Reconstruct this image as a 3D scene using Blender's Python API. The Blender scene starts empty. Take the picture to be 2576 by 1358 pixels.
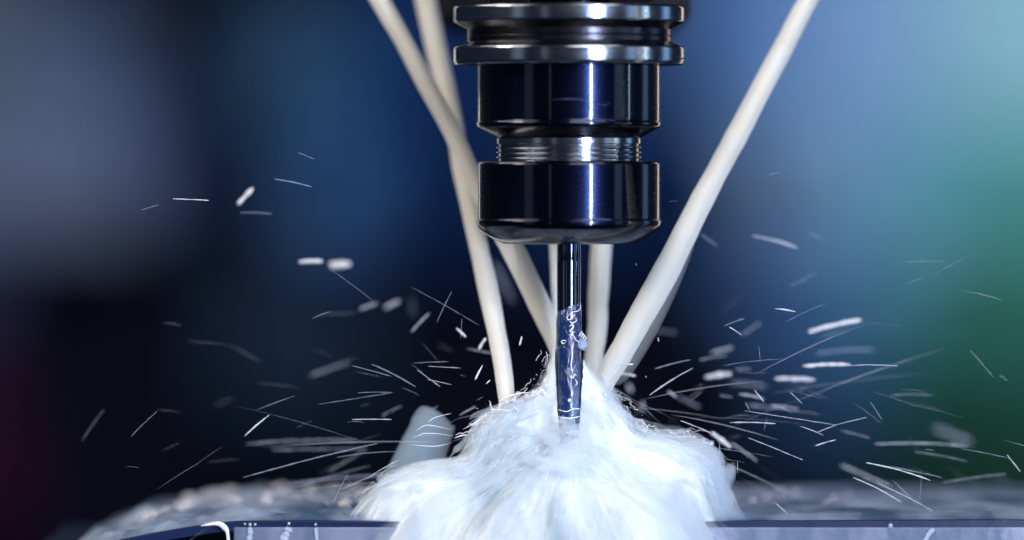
import bpy, bmesh, math, random
from mathutils import Vector, noise, Quaternion
random.seed(7)
R = math.radians
scene = bpy.context.scene
C = scene.collection

# ---------------------------------------------------------------- camera
D = 1.6                       # metres from the lens to the tool's axis
P = 0.28 / 2576               # metres per photo pixel (2576 wide) at the tool's axis
CX, HY = 1288.0, 480.0        # optical axis in photo pixels
cam_d = bpy.data.cameras.new('camera')
cam = bpy.data.objects.new('camera', cam_d); C.objects.link(cam)
cam.location = (0, -D, 0); cam.rotation_euler = (R(90), 0, 0)
cam_d.sensor_width = 36; cam_d.lens = 36 * D / 0.28
cam_d.shift_y = -(679 - HY) / 2576
cam_d.clip_start = 0.05; cam_d.clip_end = 60
cam_d.dof.use_dof = True; cam_d.dof.focus_distance = D - 0.004
cam_d.dof.aperture_fstop = (cam_d.lens / 1000) / 0.056
scene.camera = cam

# ---------------------------------------------------------------- world, lamps, exposure
w = bpy.data.worlds.new('World'); scene.world = w; w.use_nodes = True
w.node_tree.nodes['Background'].inputs[0].default_value = (0.14, 0.22, 0.42, 1)
w.node_tree.nodes['Background'].inputs[1].default_value = 0.10
vs = scene.view_settings
vs.view_transform = 'Standard'; vs.look = 'None'; vs.exposure = 0.1; vs.gamma = 1; vs.use_curve_mapping = False
scene.cycles.use_denoising = True
scene.cycles.transparent_max_bounces = 48
scene.cycles.max_bounces = 12
scene.cycles.volume_bounces = 10
scene.cycles.sample_clamp_indirect = 6

def lamp(name, loc, target, sx, sy, radiance, col, spread=180):
    l = bpy.data.lights.new(name, 'AREA'); l.shape = 'RECTANGLE'; l.size = sx; l.size_y = sy
    l.energy = radiance * math.pi * sx * sy; l.color = col
    l.spread = R(spread)
    o = bpy.data.objects.new(name, l); C.objects.link(o); o.location = loc
    d = Vector(target) - Vector(loc)
    o.rotation_euler = d.to_track_quat('-Z', 'Y').to_euler()
    return o
def az(a, dist, z=0.0):       # a degrees to the right of the camera, seen from the tool
    return (0.015 + dist * math.sin(R(a)), -dist * math.cos(R(a)), z)
T = (0.015, 0, -0.03)
# added overhead and front lamps that brighten jets and splash (high enough not to mirror in the upright cylinders)
lamp('added_overhead_light', az(35, .55, .62), (0.015, 0, -.07), .45, .40, 3.0, (.94, .97, 1.0))
lamp('added_overhead_light', az(-100, .55, .55), (0.0, 0, -.04), .40, .35, 4.5, (1.0, .88, .74))
lamp('added_overhead_light', az(-60, .8, .55), (0.0, 0, -.04), .4, .4, 2.8, (1.0, .95, .88))
lamp('added_front_light', az(14, .75, .36), (0.0, 0, -.02), .34, .12, 17.0, (1.0, .98, .94))
lamp('added_front_light', az(-70, .7, .33), (0.0, 0, -.01), .20, .12, 24.0, (1.0, .90, .78))
# upright strip lamps that draw the highlights along the turned steel
lamp('strip_lamp', az(27.3, 1.0), T, .024, 1.0, 20.0, (.80, .90, 1.0), 60)
lamp('strip_lamp', az(27, 1.15), T, .30, .9, .5, (.07, .20, .9), 60)
lamp('strip_lamp', az(81, 1.0), T, .016, 1.0, 2.0, (.6, .8, 1.0), 60)
lamp('strip_lamp', az(64, 1.1), T, .20, .9, .10, (.45, .65, 1.0), 60)
lamp('strip_lamp', az(112, 1.1), T, .22, .9, .12, (.35, .6, 1.0), 60)
lamp('strip_lamp', az(-52, 1.2), T, .24, .9, .035, (.6, .8, 1.0), 60)
lamp('strip_lamp', az(-24, 1.3), T, .05, .9, .06, (.9, .8, .8), 60)
lamp('strip_lamp', az(155, 1.1), T, .10, .8, .22, (1.0, .82, .76), 60)
lamp('strip_lamp', az(-158, 1.1), T, .08, .8, .18, (.9, .95, .95), 60)
# added lamp that brightens the background wall and its panels
lamp('added_enclosure_light', (0, 2.8, 2.4), (0, 5.5, -.1), 2.0, 1.0, 23, (1, 1, 1))

# ---------------------------------------------------------------- helpers
def at(px, py, dy=0.0):
    k = P * (D + dy) / D
    return Vector(((px - CX) * k, dy, (HY - py) * k))

def lin(c):
    return tuple(((v/255) / 12.92 if v/255 <= .04045 else ((v/255 + .055) / 1.055) ** 2.4) for v in c)

def tag(o, label=None, cat=None, group=None, kind=None):
    if label: o['label'] = label
    if cat: o['category'] = cat
    if group: o['group'] = group
    if kind: o['kind'] = kind
    return o

def empty(name, loc, label, cat, group=None):
    o = bpy.data.objects.new(name, None); C.objects.link(o); o.location = loc
    o.empty_display_size = .01
    return tag(o, label, cat, group)

def mesh_obj(name, verts, faces, m, parent=None, smooth=True):
    if parent is not None:
        pl = Vector(parent.location)
        if parent.parent: pl += Vector(parent.parent.location)
        verts = [Vector(v) - pl for v in verts]
    me = bpy.data.meshes.new(name)
    me.from_pydata([tuple(v) for v in verts], [], faces)
    bm = bmesh.new(); bm.from_mesh(me); bmesh.ops.recalc_face_normals(bm, faces=bm.faces); bm.to_mesh(me); bm.free()
    me.update()
    if smooth: me.shade_smooth()
    ms = m if isinstance(m, (list, tuple)) else [m]
    for q in ms: me.materials.append(q)
    o = bpy.data.objects.new(name, me); C.objects.link(o)
    if parent is not None: o.parent = parent
    return o

class MB:
    def __init__(s): s.v = []; s.f = []
    def add(s, v, f):
        n = len(s.v); s.v += v; s.f += [tuple(i + n for i in q) for q in f]
    def lathe(s, prof, cx, n=160):     # prof: [(radius, z)] around the vertical through (cx, 0)
        v, f = [], []
        for r, z in prof:
            for i in range(n):
                a = 2 * math.pi * i / n
                v.append(Vector((cx + r * math.cos(a), r * math.sin(a), z)))
        for j in range(len(prof) - 1):
            for i in range(n):
                k = (i + 1) % n
                f.append((j*n+i, j*n+k, (j+1)*n+k, (j+1)*n+i))
        s.add(v, f)
    def tube(s, pts, rad, n=6, flat=1.0, twist=0.0, lobes=0.0):
        v, f = [], []
        m = len(pts)
        if m < 2: return
        up = Vector((0, 1, 0))
        for i, p in enumerate(pts):
            t = (pts[min(i+1, m-1)] - pts[max(i-1, 0)])
            if t.length < 1e-9: t = Vector((0, 0, 1))
            t.normalize()
            a = up - t * up.dot(t)
            if a.length < 1e-3: a = Vector((1, 0, 0)) - t * t.x
            a.normalize(); b = t.cross(a)
            r = rad[i] if isinstance(rad, (list, tuple)) else rad
            for k in range(n):
                th = 2 * math.pi * k / n
                rr = r * (1 + lobes * math.cos(2*th + twist * i) + .5*lobes * math.cos(3*th - 1.6*twist*i))
                v.append(p + b * rr * math.cos(th) + a * rr * flat * math.sin(th))
        for i in range(m - 1):
            for k in range(n):
                q = (k + 1) % n
                f.append((i*n+k, i*n+q, (i+1)*n+q, (i+1)*n+k))
        f.append(tuple(range(n-1, -1, -1))); f.append(tuple((m-1)*n + k for k in range(n)))
        s.add(v, f)
    def ball(s, c, rx, ry, rz, nu=12, nv=8, bump=0.0):
        v, f = [], []
        for j in range(nv + 1):
            ph = math.pi * j / nv
            for i in range(nu):
                th = 2 * math.pi * i / nu
                d = Vector((math.sin(ph)*math.cos(th), math.sin(ph)*math.sin(th), math.cos(ph)))
                k = 1 + (bump * noise.noise(d * 1.7 + Vector(c) * 900) if bump else 0)
                v.append(Vector(c) + Vector((d.x*rx*k, d.y*ry*k, d.z*rz*k)))
        for j in range(nv):
            for i in range(nu):
                k = (i + 1) % nu
                f.append((j*nu+i, (j+1)*nu+i, (j+1)*nu+k, j*nu+k))
        s.add(v, f)
    def box(s, a, b):
        x0, y0, z0 = a; x1, y1, z1 = b
        v = [Vector(q) for q in ((x0,y0,z0),(x1,y0,z0),(x1,y1,z0),(x0,y1,z0),(x0,y0,z1),(x1,y0,z1),(x1,y1,z1),(x0,y1,z1))]
        s.add(v, [(0,3,2,1),(4,5,6,7),(0,1,5,4),(1,2,6,5),(2,3,7,6),(3,0,4,7)])
    def build(s, name, m, parent=None, smooth=True):
        return mesh_obj(name, s.v, s.f, m, parent, smooth)

def spline(pts, n):                    # Catmull-Rom through pts (tuples of any length)
    out = []
    m = len(pts)
    for i in range(n):
        u = i / (n - 1) * (m - 1); k = min(int(u), m - 2); t = u - k
        p0, p1, p2, p3 = pts[max(k-1, 0)], pts[k], pts[k+1], pts[min(k+2, m-1)]
        out.append(tuple(.5 * (2*b + (c-a)*t + (2*a-5*b+4*c-d)*t*t + (3*b-a-3*c+d)*t**3)
                         for a, b, c, d in zip(p0, p1, p2, p3)))
    return out

def bevel(o, wd, seg=2, ang=30):
    b = o.modifiers.new('bevel', 'BEVEL'); b.width = wd; b.segments = seg
    b.limit_method = 'ANGLE'; b.angle_limit = R(ang)
    return o

def mat(name, col, rough=.5, metal=0.0, spec=.5, sss=0.0, sssr=.004, alpha=1.0, bump=0.0, bscale=400., bstretch=(1,1,1),
        col2=None, cscale=100., cstretch=(1,1,1), rvar=0.0, clo=.4, chi=.6, coat=0.0, afade=None):
    m = bpy.data.materials.new(name); m.use_nodes = True
    nt = m.node_tree; b = nt.nodes['Principled BSDF']; L = nt.links.new
    b.inputs['Base Color'].default_value = (*col, 1); b.inputs['Roughness'].default_value = rough
    b.inputs['Metallic'].default_value = metal; b.inputs['Specular IOR Level'].default_value = spec
    b.inputs['Coat Weight'].default_value = coat
    b.inputs['Coat Roughness'].default_value = .09
    if sss:
        b.inputs['Subsurface Weight'].default_value = sss
        b.inputs['Subsurface Radius'].default_value = (1, 1.1, 1.2); b.inputs['Subsurface Scale'].default_value = sssr
    tc = nt.nodes.new('ShaderNodeTexCoord')
    def nz(scale, stretch, detail=4):
        mp = nt.nodes.new('ShaderNodeMapping'); mp.inputs['Scale'].default_value = stretch
        L(tc.outputs['Object'], mp.inputs['Vector'])
        n = nt.nodes.new('ShaderNodeTexNoise'); n.inputs['Scale'].default_value = scale; n.inputs['Detail'].default_value = detail
        L(mp.outputs[0], n.inputs['Vector']); return n
    if bump:
        n = nz(bscale, bstretch); bp = nt.nodes.new('ShaderNodeBump')
        bp.inputs['Strength'].default_value = bump; bp.inputs['Distance'].default_value = .002
        L(n.outputs['Fac'], bp.inputs['Height']); L(bp.outputs[0], b.inputs['Normal'])
    if col2:
        n = nz(cscale, cstretch); rp = nt.nodes.new('ShaderNodeValToRGB')
        rp.color_ramp.elements[0].position = clo; rp.color_ramp.elements[1].position = chi
        rp.color_ramp.elements[0].color = (*col, 1); rp.color_ramp.elements[1].color = (*col2, 1)
        L(n.outputs['Fac'], rp.inputs[0]); L(rp.outputs[0], b.inputs['Base Color'])
    if rvar:
        n = nz(bscale * .6, bstretch); mr = nt.nodes.new('ShaderNodeMapRange')
        mr.inputs['To Min'].default_value = max(rough - rvar, .02); mr.inputs['To Max'].default_value = rough + rvar
        L(n.outputs['Fac'], mr.inputs['Value']); L(mr.outputs[0], b.inputs['Roughness'])
    b.inputs['Alpha'].default_value = alpha
    if afade:                          # patchy water: alpha follows a noise
        sc, st, lo, hi, a0, a1 = afade
        n = nz(sc, st, 5); mr = nt.nodes.new('ShaderNodeMapRange')
        mr.inputs['From Min'].default_value = lo; mr.inputs['From Max'].default_value = hi
        mr.inputs['To Min'].default_value = a0; mr.inputs['To Max'].default_value = a1
        L(n.outputs['Fac'], mr.inputs['Value']); L(mr.outputs[0], b.inputs['Alpha'])
    return m

M_black = mat('black_oxide_steel', (.004, .007, .024), rough=.27, metal=1, rvar=.04, coat=.8, bump=.02, bscale=500, bstretch=(.2, .2, 3))
M_steel = mat('ground_steel', (.36, .39, .43), rough=.17, metal=1, rvar=.06, bump=.03, bscale=900, bstretch=(.1, .1, 4))
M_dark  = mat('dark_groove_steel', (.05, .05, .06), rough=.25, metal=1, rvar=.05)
M_shank = mat('polished_carbide', (.16, .18, .24), rough=.11, metal=1)
M_spin  = mat('dark_spindle_paint', (.005, .006, .010), rough=.6, spec=.15)
M_stream = mat('milky_coolant_stream', (.98, .88, .70), rough=.2, spec=.4, sss=.2, sssr=.003, bump=.35, bscale=420, bstretch=(1, 1, .05), col2=(1.0, .99, .96), cscale=380, cstretch=(1, 1, .04), clo=.42, chi=.6)  # white streaks in the colour stand in for highlights on the jets
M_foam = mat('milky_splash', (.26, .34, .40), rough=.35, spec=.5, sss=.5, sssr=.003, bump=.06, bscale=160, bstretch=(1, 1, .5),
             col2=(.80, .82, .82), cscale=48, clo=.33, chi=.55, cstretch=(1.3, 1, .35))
M_str  = [mat('coolant_strand', (.84, .88, .93), rough=.3, alpha=.6), mat('thin_coolant_strand', (.84, .88, .93), rough=.4, alpha=.26),
          mat('misty_coolant_strand', (.82, .88, .94), rough=.6, alpha=.08)]
M_rope = mat('glassy_coolant_rope', (.86, .84, .92), rough=.1, spec=1.0, alpha=.5)
M_glint = mat('white_wet_glint', (.95, .95, .97), rough=.12, spec=1.0)  # near-white colour for painted glints as well as white water
M_drop = [mat('bright_droplet', (.90, .89, .93), rough=.3, alpha=.72), mat('soft_droplet', (.80, .83, .92), rough=.4, alpha=.34),
          mat('faint_droplet', (.68, .76, .94), rough=.5, alpha=.13), mat('barely_visible_droplet', (.68, .76, .92), rough=.5, alpha=.07)]
M_film = mat('wet_milky_film', (.07, .12, .22), rough=.35, spec=.5, bump=.1, bscale=120, col2=(.44, .54, .74), cscale=45, clo=.38, chi=.66, cstretch=(1, .4, 1))
M_block = mat('wet_machined_metal', (.11, .15, .23), rough=.38, metal=.2, bump=.12, bscale=300, col2=(.24, .27, .38), cscale=60, coat=.3, cstretch=(1, 1, .4))
M_blue = mat('dark_blue_shade_edge', (.006, .016, .07), rough=.3, spec=.6, bump=.05, bscale=300)  # dark blue painted for the edge's shade and dark reflection
M_slot = mat('groove_shade_metal', (.02, .03, .07), rough=.3, metal=.4)  # dark colour painted for shade beneath the plate
M_bubble = mat('bubble_water', (.75, .85, .95), rough=.03, spec=1.0, alpha=.35)

# ---------------------------------------------------------------- background: machine enclosure, far out of focus
b = MB(); b.box((-4, 5.52, -2), (4, 5.6, 3))
o = b.build('enclosure_wall', mat('dark_navy_wall', lin((13, 16, 28)), rough=.9, spec=0), smooth=False)
tag(o, kind='structure')
panels = [  # made-up panels; their colours stand in for blurred coloured light
 (-700, -300, 20, 330, (74, 86, 100), .05, 'light_patch_grey', 'blurred grey painted-light patch in the top left corner', 'panel'),
 (-700, 330, 330, 560, (90, 102, 130), .09, 'light_patch_grey', 'blurred lilac grey painted-light patch halfway up the left edge', 'panel'),
 (30, 30, 330, 330, (72, 88, 118), .07, 'light_patch_grey', 'blurred slate grey painted-light patch above the lilac one at left', 'panel'),
 (330, 300, 500, 500, (44, 62, 104), .05, 'light_patch_grey', 'small blurred blue grey painted-light patch right of the lilac one', 'panel'),
 (630, 40, 880, 300, (46, 78, 110), .06, 'light_patch_slate', 'blurred slate blue painted-light patch left of the crossing coolant jets', 'cover'),
 (760, 360, 930, 600, (54, 92, 142), .08, 'light_patch_slate', 'blurred brighter blue painted-light patch below the slate blue one', 'cover'),
 (900, -300, 1130, 660, (17, 42, 86), .04, 'light_patch_slate', 'tall navy painted-light patch directly behind the two crossing coolant jets', 'cover'),
 (1130, -300, 1700, 640, (16, 36, 74), .03, 'light_patch_slate', 'wide navy painted-light patch behind the tool holder', 'cover'),
 (560, 620, 930, 1060, (27, 40, 60), .05, 'light_patch_slate', 'dim slate painted-light patch low at left behind the flying droplets', 'cover'),
 (-700, 570, -20, 900, (46, 54, 84), .05, 'light_patch_violet', 'dim violet painted-light patch at the left edge, above the magenta one', 'sheet'),
 (-700, 900, 10, 1400, (46, 16, 42), .06, 'light_patch_violet', 'dark magenta painted-light patch at the lower left edge', 'sheet'),
 (1720, -300, 2010, 300, (74, 106, 158), .05, 'light_patch_right', 'blurred periwinkle blue painted-light patch right of the tool holder', 'pane'),
 (2010, -300, 2330, 330, (114, 150, 196), .07, 'light_patch_right', 'blurred sky blue painted-light patch behind the right coolant jet', 'pane'),
 (2330, -300, 3100, 330, (132, 180, 198), .05, 'light_patch_right', 'pale teal painted-light patch in the top right corner', 'pane'),
 (1870, 300, 2120, 600, (100, 130, 168), .09, 'light_patch_right', 'blurred lavender grey painted-light patch right of the right coolant jet', 'pane'),
 (2120, 330, 2370, 700, (96, 152, 182), .06, 'light_patch_right', 'blurred teal blue painted-light patch below the sky blue one', 'pane'),
 (2370, 330, 3100, 650, (78, 146, 150), .08, 'light_patch_right', 'blurred sea green painted-light patch at the right edge', 'pane'),
 (1830, 600, 2130, 830, (62, 96, 150), .05, 'light_patch_right', 'dim blue painted-light patch right of the spray, below the lavender one', 'pane'),
 (2130, 700, 2300, 1000, (62, 116, 146), .05, 'light_patch_right', 'dim petrol blue painted-light patch left of the green one', 'pane'),
 (2330, 620, 3100, 900, (48, 106, 94), .06, 'light_patch_low', 'mid green painted-light patch at the right edge of the photo', 'board'),
 (2240, 900, 3100, 1070, (36, 84, 72), .07, 'light_patch_low', 'dark green painted-light patch at right, below the mid green one', 'board'),
 (2200, 1070, 3100, 1400, (28, 58, 50), .05, 'light_patch_low', 'nearly black green painted-light patch just above the workpiece', 'board'),
 (1950, 830, 2180, 1120, (44, 72, 112), .04, 'light_patch_low', 'dim grey blue painted-light patch low behind the droplets at right', 'board'),
]
pi_ = 0
for (x0, y0, x1, y1, c, th, nm, lb, ct) in panels:
    a = at(x0, y1, 5.5); q = at(x1, y0, 5.5)
    b = MB()
    pi_ += 1; ctr = (a + q) / 2; hx, hz = (q.x - a.x) * .53, (q.z - a.z) * .53
    b.box((-hx, 5.515 - th - .004 * pi_, -hz), (hx, 5.516, hz))
    rq = Quaternion((0, 1, 0), R(((pi_ * 37) % 29) - 14))
    b.v = [rq @ Vector((u.x, 0, u.z)) + Vector((ctr.x, u.y, ctr.z)) for u in b.v]
    o = b.build(nm, mat('paint_' + nm, lin(c), rough=.85, spec=0), smooth=False); bevel(o, .008)
    tag(o, lb, ct, 'made-up panels painted as the blurred background light')

# ---------------------------------------------------------------- tool holder
TX = (1431 - CX) * P
def zz(y): return (HY - y) * P
def prof(l, sm=0):
    return [(r * P, zz(y)) for r, y in l]
th = empty('tool_holder', (TX, 0, zz(613)), 'black and steel tool holder with double flange and round collet nut', 'tool holder')
def lath(name, pr, m, parent, bw=0, n=200):
    b = MB(); b.lathe(prof(pr), TX, n); o = b.build(name, m, parent)
    if bw: bevel(o, bw, 2, 22)
    o.data.set_sharp_from_angle(angle=R(28)); return o
lath('flange', [(100, 15), (286, 15), (291, 20), (291, 53), (289, 56)], M_steel, th, .0002)
lath('flange', [(100, 104), (256, 105), (262, 108), (289, 119), (291, 122), (291, 155), (287, 163), (100, 164)], M_steel, th, .0002)
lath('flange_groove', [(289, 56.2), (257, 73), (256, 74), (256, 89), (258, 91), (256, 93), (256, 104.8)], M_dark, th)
lath('holder_body', [(100, 164.2), (229, 164.2), (229, 300), (229.5, 305), (232, 309), (232, 314), (229, 320), (186, 344), (182, 346), (100, 346)], M_black, th, .00015)
tp = [(100, 346.2), (179, 346.2), (181, 348), (181, 361)]
y = 361
while y < 400:
    tp += [(176.5, y + 3), (176.5, y + 5.5), (183, y + 9), (183, y + 10.5)]; y += 12.4
tp += [(177, y + 2), (100, y + 2)]
lath('threaded_neck', tp, M_steel, th)
lath('collet_nut', [(100, 406), (222, 406), (226, 408), (229, 413), (229, 548), (229.5, 551), (232, 554), (232.5, 560), (231, 567),
                    (226, 574), (214, 585), (196, 598), (180, 606), (168, 611), (160, 613), (60, 613), (58, 608), (30.5, 608)], M_black, th, .00012)
# drive key slot seen at the right rim of the lower flange
b = MB(); b.box((TX + 286*P, -.0075, zz(150)), (TX + 291.6*P, .0075, zz(147))); b.build('drive_slot', M_steel, th, False)

def trace(pts, rad):
    q = []
    for x, y_ in spline(pts, 30):
        dx = x - 1431; q.append(Vector(((x - CX)*P, -math.sqrt(max(0, 230.2**2 - dx*dx))*P, zz(y_))))
    b = MB(); b.tube(q, [rad*P*max(.2, math.sin(math.pi*(i+.5)/30)) for i in range(30)], 6)
    b.build('coolant_trace', M_glint2, th)
M_glint2 = mat('dim_wet_trace', (.10, .14, .32), rough=.1, spec=1)
trace([(1418, 309), (1452, 305), (1478, 300), (1510, 302), (1558, 308)], .9)
trace([(1472, 305), (1482, 311), (1495, 310), (1500, 304)], 1.2)
trace([(1450, 561), (1462, 554), (1492, 549), (1530, 552), (1560, 558)], 1.2)
trace([(1385, 255), (1430, 252), (1480, 256)], .6); trace([(1490, 262), (1515, 268), (1530, 262)], .6)
em = empty('end_mill', (TX, 0, zz(1150)), 'slim dark steel end mill running from the collet nut into the splash', 'cutter')
lath('shank', [(5, 600), (29.5, 600), (29.5, 652), (29, 653), (29, 655), (30, 656), (30, 900), (5, 900)], M_shank, em, n=96)
v, f = [], []                           # fluted end: four helical flutes
n, m = 64, 90
for j in range(m):
    yy = 900.5 + (1290 - 900.5) * j / (m - 1)
    for i in range(n):
        a = 2*math.pi*i/n; tw = (yy - 900) * .018
        r = 30 - min((yy-900)/40, 1) * 7 * max(0, math.cos(2*(a - tw)))**2
        v.append(Vector((TX + r*P*math.cos(a), r*P*math.sin(a), zz(yy))))
for j in range(m-1):
    for i in range(n):
        k = (i+1) % n; f.append((j*n+i, j*n+k, (j+1)*n+k, (j+1)*n+i))
mesh_obj('flutes', v, f, M_shank, em)

# coolant film running around the cutter
sw = empty('coolant_swirl', (TX, 0, zz(1050)), 'glassy blue coolant film swirling around the lower cutter shank', 'coolant')
M_sheath = mat('blue_wet_sheath', (.008, .025, .11), rough=.12, spec=.9, bump=.9, bscale=380, bstretch=(1, 1, .5),
               col2=(.17, .28, .42), cscale=190, clo=.54, chi=.78, cstretch=(1, 1, .35), coat=.6)
v, f = [], []; n, m = 60, 90
for j in range(m):
    yy = 766 + (1130 - 766) * j / (m - 1)
    for i in range(n):
        a = 2*math.pi*i/n
        e = min(1, j / 6)
        # the film's upper edge climbs to the right
        r = 29.6 + e * (1.6 + 1.6*noise.noise(Vector((math.cos(a)*1.5, math.sin(a)*1.5, yy*.03))) + .8*noise.noise(Vector((math.cos(a)*5, math.sin(a)*5, yy*.09))))
        v.append(Vector((TX + r*P*math.cos(a), r*P*math.sin(a), zz(yy - 14*math.cos(a)*(1-j/m)))))
for j in range(m-1):
    for i in range(n):
        k = (i+1) % n; f.append((j*n+i, j*n+k, (j+1)*n+k, (j+1)*n+i))
mesh_obj('wet_sheath', v, f, M_sheath, sw)
def zp(zx, zy): return (1132 + .3704*zx, 597.5 + .3704*zy)
def wiggle(pts, rad, m, parent, dy=-33, name='bright_curl'):
    q = []
    for (x, y_) in spline([zp(*p) for p in pts], len(pts)*6):
        dx = max(-31, min(31, x - 1431)); d = -math.sqrt(max(0, 33**2 - dx*dx)) if abs(x-1431) < 31 else -8
        q.append(Vector(((x - CX)*P, d*P, zz(y_))))
    b = MB(); b.tube(q, [rad*P*(.5 + .7*math.sin(math.pi*(i+.5)/len(q))) for i in range(len(q))], 6)
    return b.build(name, m, parent)
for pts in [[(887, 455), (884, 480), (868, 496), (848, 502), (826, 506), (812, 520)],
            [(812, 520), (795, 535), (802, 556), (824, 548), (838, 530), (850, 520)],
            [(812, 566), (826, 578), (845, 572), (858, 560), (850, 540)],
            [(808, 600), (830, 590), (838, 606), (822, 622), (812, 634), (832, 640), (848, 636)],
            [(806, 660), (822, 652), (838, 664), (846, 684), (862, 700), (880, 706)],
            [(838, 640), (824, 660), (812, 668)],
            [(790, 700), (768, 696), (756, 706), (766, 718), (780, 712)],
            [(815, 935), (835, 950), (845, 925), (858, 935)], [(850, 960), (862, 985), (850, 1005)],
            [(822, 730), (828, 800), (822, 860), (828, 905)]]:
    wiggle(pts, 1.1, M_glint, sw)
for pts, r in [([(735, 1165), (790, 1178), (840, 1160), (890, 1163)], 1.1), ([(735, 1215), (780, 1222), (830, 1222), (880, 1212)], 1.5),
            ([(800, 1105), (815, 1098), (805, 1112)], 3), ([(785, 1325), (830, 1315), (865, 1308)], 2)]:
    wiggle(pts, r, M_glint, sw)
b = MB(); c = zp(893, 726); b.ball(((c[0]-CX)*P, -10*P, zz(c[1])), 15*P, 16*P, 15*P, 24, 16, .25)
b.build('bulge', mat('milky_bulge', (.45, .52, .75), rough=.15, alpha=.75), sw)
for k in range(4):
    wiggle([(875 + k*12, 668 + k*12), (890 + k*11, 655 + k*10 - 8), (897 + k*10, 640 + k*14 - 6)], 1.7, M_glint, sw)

# ---------------------------------------------------------------- spindle
sp = empty('machine_spindle', (TX, .05, zz(0)), 'dark machine spindle at the top edge, holding the tool holder', 'spindle')
b = MB(); b.lathe([(5*P, zz(2)), (215*P, zz(2)), (222*P, zz(-6)), (222*P, zz(-260)), (5*P, zz(-260))], TX, 96)
o = b.build('spindle_nose', M_spin, sp); o.data.set_sharp_from_angle(angle=R(30))
b = MB(); b.box((TX - 325*P*1.05, .10, zz(34)), (TX + 325*P*1.05, .22, zz(-400)))
bevel(b.build('spindle_housing', M_spin, sp, False), .003)
for sx in (-150, 150):
    b = MB(); b.box((TX + (sx-52)*P, -.022, zz(11)), (TX + (sx+52)*P, -.008, zz(-30)))
    bevel(b.build('drive_key', M_dark, sp, False), .0006)
b = MB(); b.lathe([(5*P, zz(15)), (150*P, zz(15)), (150*P, zz(1.5)), (5*P, zz(1.5))], TX, 96)
b.build('taper_collar', M_dark, sp)

def vol(name, dens, col=(.90, .95, 1), aniso=.2):
    m = bpy.data.materials.new(name); m.use_nodes = True; nt = m.node_tree
    nt.nodes.remove(nt.nodes['Principled BSDF'])
    pv = nt.nodes.new('ShaderNodeVolumePrincipled'); pv.inputs['Color'].default_value = (*col, 1)
    pv.inputs['Density'].default_value = dens; pv.inputs['Anisotropy'].default_value = aniso
    nt.links.new(pv.outputs[0], nt.nodes['Material Output'].inputs['Volume'])
    return m
# ---------------------------------------------------------------- coolant streams
V_jet = vol('milky_jet_body', 750, (1, .995, .975), 0)
V_veil = vol('thin_jet_veil', 95, (.95, .97, 1), 0)
def stream(pts, label, seed, flat=1.0):
    random.seed(seed)
    n = 150
    s = spline(pts, n)
    q = [at(x, y_, d) for x, y_, r, d in s]
    o1 = random.random()*50
    q = [p + Vector((noise.noise(Vector((o1, i*.045, 0))), noise.noise(Vector((o1, 9, i*.045))), 0)) * (.0004 * min(1, i/30)) for i, p in enumerate(q)]
    rad = [r * P * (1 + .06*noise.noise(Vector((o1, 3, i*.10))) + .03*noise.noise(Vector((o1, 5, i*.31)))) for i, (x, y_, r, d) in enumerate(s)]
    b = MB(); b.tube(q, [v_ * .56 for v_ in rad], 24, flat, .055, .05)
    nf = len(b.f)                      # white tubes painted as highlights along the jet's skin, in the same mesh
    for k in range(14):
        i0 = random.randrange(5, 120); ln_ = random.randrange(5, 20); th_ = random.uniform(-1.0, 1.3)
        b.tube([q[i] + Vector((rad[i]*1.12*math.sin(th_), -rad[i]*1.12*math.cos(th_), 0)) for i in range(i0, min(149, i0+ln_))], random.uniform(.5, .9)*P, 5)
    o = b.build('coolant_stream', [M_stream, M_glint])
    for p_ in o.data.polygons[nf:]: p_.material_index = 1
    b = MB(); b.tube(q, [v_ * 1.2 for v_ in rad], 28, flat, .04, .06)
    b.build('soft_edge', V_jet, o)
    return tag(o, label, 'coolant jet', 'coolant jets aimed at the cutter')
stream([(905, -90, 20, .045), (952, -4, 20, .043), (1022, 115, 20, .04), (1084, 230, 21, .037), (1140, 335, 21, .034), (1196, 455, 22, .030), (1240, 540, 24, .027),
        (1302, 650, 26, .024), (1352, 755, 25, .021), (1396, 850, 23, .019), (1440, 950, 20, .017), (1460, 1000, 18, .016)],
       'cream coolant jet passing behind the collet nut and the cutter, outermost at top left', 1)
stream([(1058, -90, 22, .075), (1070, -4, 22, .072), (1094, 110, 22, .066), (1122, 225, 22, .060), (1146, 330, 20, .054), (1160, 420, 20, .046), (1183, 520, 21, .038), (1208, 640, 22, .030), (1235, 770, 22, .020),
        (1260, 900, 20, .010), (1274, 1000, 18, .003), (1286, 1080, 15, .0), (1296, 1130, 12, 0)],
       'cream coolant jet running just left of the collet nut down to the splash', 2)
stream([(1400, 430, 14, .03), (1396, 620, 12, .026), (1399, 760, 11, .022), (1404, 900, 11, .019), (1408, 1010, 11, .016)],
       'thinnest coolant jet, mostly hidden behind the cutter shank', 3)
stream([(1520, 430, 22, .05), (1514, 620, 22, .043), (1506, 740, 23, .036), (1499, 850, 22, .029), (1490, 960, 20, .022), (1484, 1040, 18, .018)],
       'straight coolant jet emerging below the collet nut just right of the cutter', 4)
s5 = stream([(2096, -90, 18, -.045), (2034, 0, 19, -.041), (1960, 140, 21, -.035), (1880, 290, 23, -.029), (1800, 440, 25, -.022), (1722, 590, 28, -.016), (1648, 730, 30, -.009),
        (1575, 860, 27, -.003), (1520, 960, 23, .003), (1490, 1040, 18, .006)],
       'thick white coolant jet slanting in from the upper right', 5)
b = MB()
s = spline([(1768, 545, 3, -.014), (1706, 650, 30, -.009), (1650, 760, 38, -.004), (1606, 850, 36, .0), (1560, 935, 28, .004), (1540, 960, 14, .006)], 60)
b.tube([at(x, y_, d) for x, y_, r, d in s], [r*P for x, y_, r, d in s], 20, .6)
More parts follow.
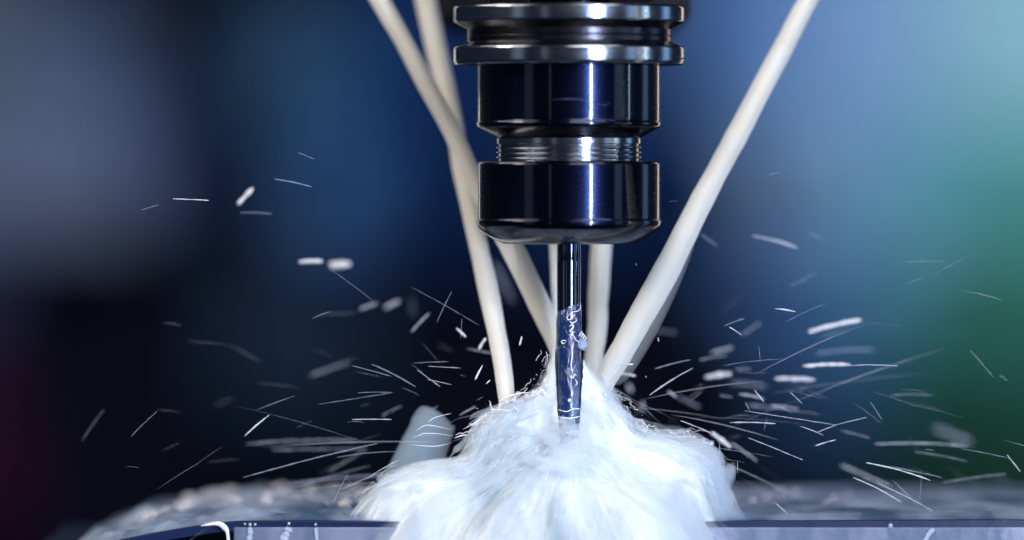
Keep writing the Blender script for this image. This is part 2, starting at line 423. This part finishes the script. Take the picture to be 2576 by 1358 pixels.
b.build('torn_veil', V_veil, s5)

# ---------------------------------------------------------------- workpiece
Y0, Y1 = -.012, .150
wp = empty('workpiece', (0, Y0, at(1312, 1500, Y0).z), 'wet blue grey metal workpiece filling the bottom edge of the photo', 'workpiece')
topp = [(120, 1450), (200, 1398), (300, 1360), (380, 1343), (470, 1328), (540, 1317), (600, 1312), (760, 1311), (900, 1312), (1400, 1312), (2000, 1311), (2400, 1309), (2800, 1309)]
def topz(x):           # height of the plate's top at world x
    px = x / (P * (D + Y0) / D) + CX
    px = max(121, min(2799, px))
    for (a, ya), (c_, yc) in zip(topp, topp[1:]):
        if a <= px <= c_:
            t = (px - a) / (c_ - a); return at(0, ya + (yc - ya) * t, Y0).z
    return 0
xs = [at(120 + i * 2680 / 90, 0, Y0).x for i in range(91)]
v, f = [], []; thk = 22 * P
for x in xs:
    z = topz(x); v += [Vector((x, Y0, z)), Vector((x, Y1, z)), Vector((x, Y1, z - thk)), Vector((x, Y0, z - thk))]
for i in range(90):
    a = i*4; c_ = a + 4
    f += [(a, c_, c_+1, a+1), (a+1, c_+1, c_+2, a+2), (a+2, c_+2, c_+3, a+3), (a+3, c_+3, c_, a)]
f += [(0, 1, 2, 3), (360, 363, 362, 361)]
# split: the plate right of the corner is the block's own top; left of it a thin sloping lip with a blue edge
o = mesh_obj('top_plate', v, f, [M_block, M_blue], wp, smooth=False)
for p_ in o.data.polygons:
    if p_.normal.y < -.9: p_.material_index = 1
b = MB(); b.box((at(588, 0, Y0).x, Y0 - .0006, at(0, 1700, Y0).z), (at(2800, 0, Y0).x, Y1 - .002, at(0, 1326, Y0).z))
bevel(b.build('front_face', M_block, wp, False), .0004)
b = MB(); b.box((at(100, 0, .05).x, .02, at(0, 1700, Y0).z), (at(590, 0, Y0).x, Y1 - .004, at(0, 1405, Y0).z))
b.build('shade_block', M_slot, wp, False)  # dark block added as the shade under the sloping lip
# wet, bumpy film of milky coolant on top
v, f = [], []; nx, ny = 420, 90
for j in range(ny):
    yy = Y0 + .0015 + (Y1 - Y0 - .001) * j / (ny - 1)
    for i in range(nx):
        x = xs[0] + (xs[-1] - xs[0]) * i / (nx - 1)
        e = min(1, j / 5) * min(1, (ny - 1 - j) / 4)
        left = 1 if x < 0 else .35
        h = .0012 + .0028*left * max(0, noise.noise(Vector((x*90, yy*40, 1)))) + .0009 * noise.noise(Vector((x*300, yy*160, 5))) * left + .0006*noise.noise(Vector((x*30, yy*30, 8)))
        v.append(Vector((x, yy, topz(x) + .0002 + e * max(0, h))))
for j in range(ny-1):
    for i in range(nx-1):
        a = j*nx+i; f.append((a, a+1, a+nx+1, a+nx))
o = mesh_obj('coolant_puddle', v, f, M_film)
tag(o, 'milky rippled layer of coolant lying on top of the workpiece', 'coolant puddle')
random.seed(21)
b = MB()
for k in range(120):
    x = random.uniform(at(330, 0).x, at(1000, 0).x) if k < 90 else random.uniform(at(1850, 0).x, at(2576, 0).x)
    yy = random.uniform(.035, .13); r = random.choice((.0004, .0006, .0009, .0013)) * (1 if k < 90 else .6)
    b.ball((x, yy, topz(x) + r*.9 + .0008), r*1.6, r*1.3, r, 8, 6, .5)
o = b.build('foam_beads', mat('dull_foam_bead', (.52, .52, .60), rough=.3), o)
o['kind'] = 'stuff'
for (px, py, r, lb) in [(616, 1318, 3.2, 'clear bubble under the workpiece top edge, leftmost of the three close together'),
                    (629, 1319, 4.2, 'clear bubble under the workpiece edge, middle of the three close together'),
                    (642, 1319, 3.4, 'clear bubble under the workpiece edge, right one of the three close together'),
                    (727, 1317, 4.0, 'single clear bubble on the left groove, third drip below it'),
                    (794, 1319, 3.4, 'clear bubble nearest the splash on the left groove'),
                    (2240, 1322, 6.0, 'bright bubble on the groove of the workpiece far right of the splash')]:
    c_ = at(px, py, Y0 - .0015)
    b = MB(); b.ball(c_, r*P, r*P, r*P, 16, 12)
    o = b.build('bubble', M_bubble); tag(o, lb, 'bubble', 'bubbles on the workpiece edge')
    b = MB(); b.ball(c_ + Vector((r*P*.3, -r*P*.8, r*P*.4)), r*P*.3, r*P*.2, r*P*.25, 8, 6); b.build('painted_glint', M_glint, o)  # small white ball painted in as the bubble's highlight
def drip(pts, rad, lb, m):
    b = MB(); s = spline(pts, 40)
    b.tube([at(x, y_, Y0 - .0012) for x, y_ in s], [rad*P*(.7 + .5*noise.noise(Vector((i*.2, pts[0][0], 0)))) for i in range(40)], 10, .3)
    o = b.build('coolant_drip', m); tag(o, lb, 'drip', 'coolant drips on the workpiece face')
M_drip = mat('drip_water', (.62, .70, .88), rough=.12, alpha=.5)
drip([(628, 1326), (630, 1340), (627, 1360), (630, 1400)], 9, 'pale drip running down below the three close bubbles', M_drip)
drip([(727, 1326), (722, 1340), (712, 1360), (706, 1400)], 12, 'faint broad drip running down below the single bubble', M_drip)
drip([(794, 1328), (796, 1345), (800, 1400)], 7, 'faint drip on the workpiece face closest to the splash', M_drip)
drip([(2350, 1330), (2335, 1345), (2320, 1380)], 8, 'faint drip on the workpiece face far right of the splash', M_drip)
b = MB(); s = spline([(505, 1323, 1), (532, 1318, 4), (552, 1318, 6), (566, 1328, 7), (573, 1345, 4), (577, 1400, 4)], 40)
b.tube([at(x, y_, Y0 - .002) for x, y_, r in s], [r*P for x, y_, r in s], 12, .6)
tag(b.build('coolant_trickle', M_glint), 'white trickle of coolant bending down over the left corner of the workpiece', 'trickle')

# ---------------------------------------------------------------- the splash
SP = {'L': [(36, 872), (46, 925), (72, 985), (150, 1025), (205, 1062), (215, 1112), (250, 1168), (400, 1195), (500, 1262), (560, 1380), (600, 1500)],
      'R': [(36, 905), (46, 932), (72, 968), (100, 1008), (138, 1055), (175, 1095), (270, 1112), (345, 1150), (366, 1240), (415, 1340), (500, 1500)],
      'F': [(31, 1118), (48, 1130), (74, 1146), (110, 1155), (150, 1185), (200, 1215), (260, 1250), (320, 1290), (370, 1335), (420, 1400), (460, 1500)],
      'B': [(36, 930), (60, 970), (90, 1010), (130, 1050), (180, 1090), (230, 1130), (290, 1170), (350, 1210), (400, 1260), (450, 1320), (500, 1420)]}
NS = 90
SPS = {k: spline(v_, NS) for k, v_ in SP.items()}
def surf(phi, s, off=0.0):              # phi azimuth, s 0..1 from the cutter outwards
    cw, sw_ = math.cos(phi), math.sin(phi)
    e0 = .08; tf = max(0, min(1, (-sw_ - e0) / .78)); wf = tf*tf*(3 - 2*tf)
    sb = max(sw_, 0)**2; rest = max(1e-6, cw*cw + sb)
    wts = {'R': (1-wf)*max(cw, 0)**2/rest, 'L': (1-wf)*max(-cw, 0)**2/rest, 'B': (1-wf)*sb/rest, 'F': wf}
    u = max(0, min(.9999, s)) * (NS - 1); i = int(u); t = u - i
    r = y_ = 0
    for k, wt in wts.items():
        if wt:
            a, c_ = SPS[k][i], SPS[k][i+1]
            r += wt * (a[0] + (c_[0]-a[0])*t); y_ += wt * (a[1] + (c_[1]-a[1])*t)
    n1 = noise.noise(Vector((cw*3, sw_*3, s*1.4 + 2)))
    n2 = noise.noise(Vector((cw*9, sw_*9, s*2.2 + 5)))
    n3 = noise.noise(Vector((cw*26, sw_*26, s*3.0 + 9)))
    g = min(1, .22 + s*2.4)
    r *= 1 + g * (.10*n1 + .13*n2 + .03*n3)
    y_ += g * (26*n2*(.4+s) + 9*n3) + 10*noise.noise(Vector((cw*14, sw_*14, s*12)))*g
    r += off + 9*max(0, 1 - s*1.5)*min(1, s*8 + .25)*abs(noise.noise(Vector((cw*5, sw_*5, y_*.035))))*2
    ky = (.62 if sw_ < 0 else .75); ky += (1 - ky) * max(0, 1 - s*5)
    return Vector((TX + r*P*cw, r*P*sw_*ky, zz(y_ - off*.7)))
spl = empty('coolant_splash', (TX, 0, at(0, 1312, 0).z), 'large white burst of milky coolant where the jets meet the cutter', 'splash')
v, f = [], []; na, ns = 420, 150
for j in range(ns):
    for i in range(na):
        v.append(surf(2*math.pi*i/na, j/(ns-1)))
for j in range(ns-1):
    for i in range(na):
        k = (i+1) % na; f.append((j*na+i, j*na+k, (j+1)*na+k, (j+1)*na+i))
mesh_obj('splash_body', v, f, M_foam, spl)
def mist(name, dens, offs, seed, s1=1.0):   # closed shell of scattering mist round the burst
    m = vol(name, dens)
    v, f = [], []; na, ns = 200, 70
    for j in range(ns):
        for i in range(na):
            ph = 2*math.pi*i/na; s_ = s1*j/(ns-1)
            o_ = offs * (.25 + s_) * (1 + 1.6*noise.noise(Vector((math.cos(ph)*5, math.sin(ph)*5, s_*2 + seed))) + .9*noise.noise(Vector((math.cos(ph)*17, math.sin(ph)*17, s_*3 + seed))))
            v.append(surf(ph, s_, max(1.5, o_)))
    for j in range(ns-1):
        for i in range(na):
            k = (i+1) % na; f.append((j*na+i, j*na+k, (j+1)*na+k, (j+1)*na+i))
    f.append(tuple(range(na-1, -1, -1))); f.append(tuple((ns-1)*na + k for k in range(na)))
    mesh_obj(name, v, f, m, spl)
mist('splash_mist', 240, 22, 3)
random.seed(77)
b = MB()                                # soft lumps of foam crowding the foot of the cutter and the torn top edge
for (px, py, dy_, rx, rz) in [(1424, 1084, -.0062, 34, 22), (1446, 1102, -.0066, 36, 24), (1418, 1122, -.0070, 44, 26), (1446, 1142, -.0080, 52, 28), (1425, 1172, -.0085, 70, 34), (1384, 1000, .001, 14, 50), (1386, 925, .001, 9, 36), (1372, 1075, .0, 16, 40),
                              (1478, 990, .0, 16, 60), (1492, 1060, -.003, 24, 50), (1345, 1040, .0, 34, 30), (1530, 1040, .0, 26, 40), (1290, 1075, -.002, 36, 28), (1590, 1105, .002, 34, 24),
                              (1240, 1130, -.002, 30, 36), (1660, 1130, .003, 46, 26), (1740, 1150, .002, 48, 30), (1130, 1200, -.004, 60, 24), (1020, 1235, -.004, 60, 26), (1800, 1230, -.002, 36, 60)]:
    c_ = at(px, py, dy_); b.ball(c_, rx*P*1.15, rx*P*.8, rz*P*1.15, 28, 22, 1.2)
b.build('foam_lumps', vol('foam_lumps', 330), spl)

random.seed(5)
sets = [MB(), MB(), MB()]
for k in range(620):                    # soft broad folds and a few thin strands that hug and leave the burst
    phi = random.random() * 2*math.pi
    if random.random() < .35: phi = random.choice((0, math.pi)) + random.gauss(0, .4)
    s0 = random.random()**.7 * .8
    ln = random.uniform(.10, .34); n = 10
    lift = random.uniform(0, 1)**2.5 * 46; drift = random.gauss(0, .07)
    wd = random.choice((.7, 1.0, 3.0, 5.0, 7.0, 10.0, 14.0)); o0 = random.uniform(-2, 2)
    q = [surf(phi + drift*i/n, s0 + ln*i/n, o0 + lift*(i/n)**1.5 * (.4 + s0)) for i in range(n+1)]
    ms = 0 if wd < 1 else (1 if wd < 2 else 2)
    sets[ms].tube(q, [wd*P*max(.08, math.sin(math.pi*(i+.4)/(n+.8))) for i in range(n+1)], 8 if wd > 2 else 5, .5)
for k in range(16):                    # ballistic strands thrown off the shoulders
    side = random.choice((-1, 1)); phi = (0 if side > 0 else math.pi) + random.gauss(0, .5)
    s0 = random.uniform(.25, .75); p0 = surf(phi, s0)
    ang = random.gauss(4, 20); vel = Vector((side*math.cos(R(ang)), random.gauss(0, .5), math.sin(R(ang)))) * random.uniform(.02, .085)
    t0 = random.uniform(0, .5); n = 7; q = []
    for i in range(n+1):
        t = t0 + (i/n)*random.uniform(.55, .6)
        q.append(p0 + vel*t + Vector((0, 0, -.008))*t*t)
    wd = random.choice((.5, .7, .9, 1.4, 2.6))
    sets[1 if wd < 1.2 and random.random() < .5 else 2].tube(q, [wd*P*max(.1, math.sin(math.pi*(i+.4)/(n+.8))) for i in range(n+1)], 5)
for b, m, nm in zip(sets, M_str, ('splash_strands', 'thin_strands', 'misty_strands')):
    o = b.build(nm, m, spl); o['kind'] = 'stuff'
b = MB()                                # glints and beads over the burst
for k in range(620):
    phi = random.random()*2*math.pi; s0 = random.uniform(.03, .9); of_ = random.uniform(4, 34); p0 = surf(phi, s0, of_)
    r = random.choice((.4, .5, .7, 1.0, 1.5))*P
    if random.random() < .6: b.ball(p0, r*1.5, r, r, 7, 5)
    else:
        q = [surf(phi + random.gauss(0, .012), s0 + .012*i, of_ + random.gauss(0, 2.5)) for i in range(5)]
        b.tube([Vector(t_) for t_ in spline([tuple(a) for a in q], 14)], .5*P, 5)
o = b.build('glinting_beads', M_glint, spl); o['kind'] = 'stuff'
b = MB()                                # knotted glassy ropes at the upper left and right flanks
def rope(x0, y0, x1, y1, wd, wob, seed):
    q = []
    for i in range(26):
        t = i/25
        q.append(at(x0 + (x1-x0)*t + wob*noise.noise(Vector((seed, t*5, 0))), y0 + (y1-y0)*t + wob*noise.noise(Vector((seed, 7, t*5))), .004*noise.noise(Vector((seed, t*3, 4)))))
    b.tube(q, [wd*P*(.4 + 1.3*abs(noise.noise(Vector((seed*3, i*.3, 2)))))*max(.1, math.sin(math.pi*(i+.5)/26))**.6 for i in range(26)], 8)
for k in range(28):
    t = random.random(); x = 1150 + 200*t + random.gauss(0, 12); y_ = 1108 - 118*t + random.gauss(0, 16)
    rope(x, y_, x + random.uniform(30, 90), y_ - random.uniform(-10, 50), random.choice((1, 2, 3.5, 6, 9)), 9, k*1.37)
for k in range(24):
    t = random.random(); x = 1520 + 120*t + random.gauss(0, 8); y_ = 990 + 110*t + random.gauss(0, 10)
    rope(x, y_, x + random.uniform(15, 60), y_ + random.uniform(20, 80), random.choice((1, 1.6, 3, 6)), 10, 80 + k*1.7)
for k in range(22):
    x = 1630 + random.random()*120; y_ = 1100 + random.gauss(0, 10) + max(0, (x-1720)*.1)
    rope(x, y_, x + random.uniform(30, 80), y_ + random.uniform(0, 26), random.choice((1, 1.6, 3, 6)), 8, 180 + k*1.7)
for (a, c_) in [((1228, 1008), (1247, 1075)), ((1245, 1030), (1250, 1105)), ((1237, 1040), (1262, 1082))]:
    rope(*a, *c_, 4.5, 10, a[0]*.31)
o = b.build('glassy_ropes', M_rope, spl); o['kind'] = 'stuff'
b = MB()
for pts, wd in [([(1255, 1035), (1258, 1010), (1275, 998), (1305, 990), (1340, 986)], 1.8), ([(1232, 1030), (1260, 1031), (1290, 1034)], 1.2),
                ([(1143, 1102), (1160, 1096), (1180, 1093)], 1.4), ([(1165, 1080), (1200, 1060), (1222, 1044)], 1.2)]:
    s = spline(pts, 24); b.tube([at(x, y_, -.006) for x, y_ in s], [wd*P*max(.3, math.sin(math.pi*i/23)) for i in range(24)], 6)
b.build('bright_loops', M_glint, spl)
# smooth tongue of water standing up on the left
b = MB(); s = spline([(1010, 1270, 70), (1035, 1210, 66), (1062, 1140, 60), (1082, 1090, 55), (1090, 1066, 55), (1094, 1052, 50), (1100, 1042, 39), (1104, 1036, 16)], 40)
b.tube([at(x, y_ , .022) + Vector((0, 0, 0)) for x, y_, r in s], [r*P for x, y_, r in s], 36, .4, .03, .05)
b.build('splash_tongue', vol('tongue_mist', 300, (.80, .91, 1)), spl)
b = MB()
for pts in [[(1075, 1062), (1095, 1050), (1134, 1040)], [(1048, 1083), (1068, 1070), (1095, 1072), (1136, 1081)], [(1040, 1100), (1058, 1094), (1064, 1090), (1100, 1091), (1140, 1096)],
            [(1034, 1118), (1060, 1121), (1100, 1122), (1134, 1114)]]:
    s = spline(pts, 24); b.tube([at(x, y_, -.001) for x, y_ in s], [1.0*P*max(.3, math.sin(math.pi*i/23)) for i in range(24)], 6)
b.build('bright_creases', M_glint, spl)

random.seed(404)
b = MB()                                # torn fingers of spray thrown out of the shoulders and flanks
for k in range(90):
    side = -1 if k % 2 else 1
    phi = (0 if side > 0 else math.pi) + random.gauss(0, .55); s0 = random.uniform(.30, .85)
    p0 = surf(phi, s0 - .12); el = random.uniform(-48, 12) - 20*s0
    d_ = Vector((side*math.cos(R(el)), random.gauss(0, .35) - .2, math.sin(R(el)))); ln = random.uniform(80, 260) * P
    q = [p0 + d_*ln*t + Vector((0, 0, -.006))*t*t + Vector((noise.noise(Vector((k, t*3, 0))), 0, noise.noise(Vector((k, t*3, 5)))))*.0012 for t in [i/14 for i in range(15)]]
    wd = random.choice((5, 8, 11, 15))
    b.tube(q, [wd*P*(.35 + .9*abs(noise.noise(Vector((k*2.3, i*.4, 1)))))*(1 - (i/14.5)**2) for i in range(15)], 10, .6)
b.build('torn_fingers', vol('torn_fingers', 650), spl)

# ---------------------------------------------------------------- flying droplets: x0 y0 x1 y1 width brightness(0-3) [label]
DR = [
(435,500,525,504,2.2,0,'thin crisp level streak, farthest left of the droplets above mid height'),
(598,515,637,472,11,0,'short soft white droplet tilted steeply, upper left of the spray'),
(605,535,684,538,6,2,'soft grey level streak just under the steep white droplet at upper left'),
(752,660,812,657,11,0,'bright oblong droplet, left one of the glowing pair level with the nut bottom'),
(830,668,882,664,19,0,'softest blurred droplet, right one of the glowing pair level with nut bottom'),
(905,778,950,762,12,1,'soft tilted droplet, lower left of a pair below the glowing pair'),
(967,775,1005,756,15,1,'soft tilted droplet, upper right of a pair below the glowing pair'),
(1035,835,1080,788,7,1,None),
(1148,825,1172,848,6,0,'bright falling chunk of coolant, highest one left of the inner jet'),
(1204,880,1222,850,7,0,'bright ragged droplet touching the left side of the inner jet'),
(1175,877,1240,889,6,1,None),(1307,869,1313,846,4,0,'small bright upright droplet between the two left jets'),
(1195,955,1214,918,4,0,'bright steep streak left of the inner jet above the glassy ropes'),
(1162,802,1159,850,1.5,2,None),(780,945,880,910,15,2,None),(615,1097,678,1043,3.5,0,'crisp rising streak low at left, nearest above the dark foam line'),
(330,1098,395,1035,2,2,None),(207,1108,262,1030,6,3,None),(885,1055,985,1055,2.4,1,None),(960,1047,1010,1021,8,2,None),
(1048,1055,1103,1021,5,2,None),(1157,1044,1197,1023,5,1,None),(801,1017,986,988,2,2,None),(899,988,988,987,2,2,None),
(1040,913,1128,909,2,2,None),(1077,921,1160,926,1.6,1,None),(1049,930,1107,973,1.8,1,None),(1075,955,1136,968,1.6,1,None),
(935,916,1046,973,4,2,None),(886,920,986,947,2.4,2,None),(831,677,936,755,1.5,2,None),(1036,723,1205,818,1.6,2,None),
(1099,811,1136,734,2.2,2,None),(1223,966,1233,956,3,0,None),(621,1117,900,1108,10,2,None),(684,1132,923,1129,9,2,None),
(612,1201,951,1115,4,2,None),(824,1189,920,1132,10,3,None),(847,1151,999,1136,2,2,None),(923,1203,1001,1158,2,1,None),
(718,1220,1009,1197,10,2,None),(838,1266,874,1194,2,2,None),(750,383,790,400,2.5,2,None),(690,450,785,470,4,2,None),
(355,528,400,515,2,2,None),(1035,745,1040,795,20,3,None),(700,1240,930,1172,6,2,None),(860,1230,985,1180,4,2,None),
(1893,593,2007,623,9,1,'longest soft streak falling away high at right, beside the right jet'),
(1761,588,1805,620,8,2,None),(2034,584,2070,605,10,3,None),(1682,507,1705,506,2.5,2,None),
(1949,776,2001,784,4,0,'short crisp bright streak alone at right, level with the cutter shank'),
(1834,822,1866,843,2,0,'thin bright falling streak meeting the end of a blurred rising one'),
(1866,843,1914,811,12,2,None),(1822,820,1872,801,4,2,None),
(2034,834,2166,804,12,0,'large soft bright streak rising to the right, right of the spray'),
(1976,811,2079,763,1.5,2,None),(1987,720,2055,686,8,3,None),(1789,888,1843,874,13,1,None),
(1774,949,1839,941,14,0,'stubby bright blurred droplet right of the splash tip'),
(1647,928,1738,905,4,2,None),(1634,994,1743,926,3.5,1,'long straight pinkish streak rising from the right flank of the splash'),
(1543,922,1593,916,4,0,'bright short streak touching the right jet, upper of two'),
(1551,938,1599,946,6,0,'bright short streak touching the right jet, lower of two'),
(2020,920,2139,916,9,0,'wavy bright level streak, widest at far right, with a thin tail'),
(2139,919,2259,921,2.4,1,'thin tail line reaching right from the wavy bright streak'),
(1949,952,2049,955,12,0,'bright level streak below the wavy bright one'),
(2051,890,2199,880,13,2,None),(1818,920,1968,903,1.5,2,None),(1839,963,1928,974,16,2,None),(1859,991,1922,1003,8,1,None),
(1897,980,1922,1012,1.8,0,None),(1987,986,2018,1015,2,1,None),(1809,995,1843,999,8,2,None),(1939,1022,2009,1031,10,1,None),(1880,1018,1940,1026,12,2,None),
(1872,1033,2105,1069,1.8,1,None),(1836,1063,1951,1066,3.5,1,None),(2105,1068,2180,1050,2,1,None),(2239,995,2347,995,6,2,None),
(2189,1011,2218,1055,3,2,None),(1580,965,1588,986,15,1,None),(1616,1010,1618,1030,12,1,None),(1680,984,1701,999,9,1,None),(1705,998,1760,1024,14,2,None),
(1657,859,1655,849,2.5,0,None),(1909,870,1913,915,1.6,2,None),(1875,1012,1886,1034,1.6,1,None),(1649,832,1701,836,16,3,None),
(1788,1088,1839,1126,11,0,'thick bright streak falling from the right shoulder of the splash'),
(1839,1114,1904,1160,8,1,None),(1712,1058,1790,1090,3,1,None),(1882,1101,2020,1157,2,1,None),(2012,1072,2071,1095,2,1,None),
(2051,1121,2104,1106,1.8,0,None),(2056,1087,2109,1067,2,1,None),(2115,1170,2243,1226,12,1,None),(2179,1164,2340,1208,3,0,None),
(2236,1173,2369,1201,4,2,None),(2146,1201,2267,1263,2.2,0,None),(2201,1117,2434,1122,7,1,None),(2301,1136,2434,1161,6,2,None),
(2349,1075,2444,1114,24,2,None),(2371,1214,2530,1192,7,2,None),(2419,1129,2536,1152,2,2,None),(2533,1144,2567,1187,3,1,None),
(2245,1208,2301,1264,3,2,None),(1950,1265,2035,1340,2.5,1,None),(2516,943,2533,957,5,2,None),(2115,1083,2189,1102,7,2,None),
(2209,1216,2345,1284,2,1,None),(2440,880,2500,950,4,3,None),(1930,1048,1922,1082,1.6,2,None),(2319,1190,2314,1256,1.6,2,None),
(1810,1115,1811,1160,1.4,1,None),(1855,1160,1856,1190,1.4,1,None),(1600,662,1601,668,2,1,None),(1624,946,1626,949,4,1,None),
(1240,660,1290,760,22,3,None),(1262,1000,1300,1000,2,2,None),(2000,1320,1900,1350,1.6,1,None),(1760,905,1830,893,9,2,None),(1935,440,1962,434,1.6,2,None),
(1405,690,1425,690,1,3,None),(1850,930,1890,928,10,2,None),
]
DR = [d for d in DR if d[:2] != (1405, 690)]
bright = ['bright', 'soft', 'dim', 'barely visible']
def place(mx, my):
    col = ('near the left edge' if mx < 420 else 'at far left' if mx < 760 else 'above the tongue of water' if mx < 1050 and my < 1030 else
           'left of the tongue of water' if mx < 1050 else 'beside the inner left jet' if mx < 1431 else 'beside the right jet' if mx < 1640 else
           'right of the splash' if mx < 1830 else 'against the blue patches' if mx < 2060 else 'against the petrol patch' if mx < 2250 else 'against the green patches')
    row = ('high' if my < 560 else 'below nut level' if my < 780 else 'beside the wet shank' if my < 900 else 'level with splash tip' if my < 1000 else
           'level with splash shoulders' if my < 1110 else 'low down' if my < 1190 else 'over the workpiece')
    return col + ', ' + row
LB, byl = [d[6] for d in DR], {}
for k, (x0, y0, x1, y1, wd, br, lb) in enumerate(DR):
    if lb is None:
        size = 'thin' if wd <= 2.6 else ('slim' if wd < 8 else 'thick')
        dirn = 'level' if abs(y1-y0) < .15*abs(x1-x0) else ('upright' if abs(x1-x0) < .25*abs(y1-y0) else ('rising' if (y1-y0)*(x1-x0) < 0 else 'falling'))
        byl.setdefault(f'{bright[br]} {size} {dirn} streak ' + place((x0+x1)/2, (y0+y1)/2), []).append(k)
for lb, ks in byl.items():
    ks.sort(key=lambda k: DR[k][1] + DR[k][3])
    nw = {2: ['upper of two', 'lower of two'], 3: ['topmost of three', 'middle of three', 'lowest of three'],
          4: ['topmost of four', 'second of four', 'third of four', 'lowest of four']}
    assert len(ks) < 5, (lb, ks)
    for i, k in enumerate(ks):
        LB[k] = lb if len(ks) == 1 else lb + ', ' + nw[len(ks)][i]
assert len(set(LB)) == len(LB)
random.seed(99)
for k, (x0, y0, x1, y1, wd, br, lb) in enumerate(DR):
    ln = math.hypot(x1-x0, y1-y0)
    crisp = wd <= 4.5
    dy = (random.uniform(-.004, .006) if crisp else wd * (1.25 if br == 0 else 1.6) * P * D / .056 * random.choice((-1, 1)))
    if wd > 20: dy = -abs(dy)
    core = wd * (.5 if crisp else (.46 if br == 0 else .30)) / 1.0
    n = max(5, int(ln/6)); q, rad = [], []
    sag = random.uniform(0, .03) * ln
    for i in range(n+1):
        t = i/n; wob = (1.5 if br == 0 and not crisp else .6) * noise.noise(Vector((k*3.1, t*ln*.04, 0)))
        q.append(at(x0 + (x1-x0)*t, y0 + (y1-y0)*t - sag*4*t*(1-t) + wob, dy))
        rad.append(core*P*(.35 + .65*min(1, math.sin(math.pi*(t*.94+.03))*2.2)) * (1 + .7*noise.noise(Vector((k*1.7, i*.45, 3)))) * (1 if crisp else .9))
    b = MB(); b.tube(q, rad, 8)
    o = b.build('coolant_droplet', M_drop[br])
    lb = LB[k]
    tag(o, lb, 'droplet', 'coolant droplets flying off the cutter')

# fine mist of hair-thin spray around the burst, beyond counting
random.seed(31)
b = MB()
for k in range(100):
    side = -1 if random.random() < .45 else 1
    d = random.uniform(60, 1150)**1.0; el = random.gauss(6, 17)
    x = 1431 + side*(90 + d*.9*math.cos(R(el))); y_ = 1120 - d*math.sin(R(el))*1.0 - 40 + random.gauss(0, 30) + (d/1100)**2*120
    if y_ < 560: continue
    a = el + random.gauss(-14 if d > 400 else 5, 16); ln = random.uniform(15, 90) * (.5 + d/800)
    dx, dyy = math.cos(R(a))*side*ln, -math.sin(R(a))*ln
    dd = random.gauss(0, .035)
    q = [at(x + dx*t, y_ + dyy*t + 6*t*t, dd) for t in (0, .25, .5, .75, 1)]
    wd = random.choice((.2, .3, .4, .7))
    b.tube(q, [wd*P*z_ for z_ in (.3, .8, 1, .8, .3)], 4)
o = b.build('fine_spray', M_str[1])
tag(o, 'hair thin mist of coolant spray fanning out around the splash', 'spray', kind='stuff')
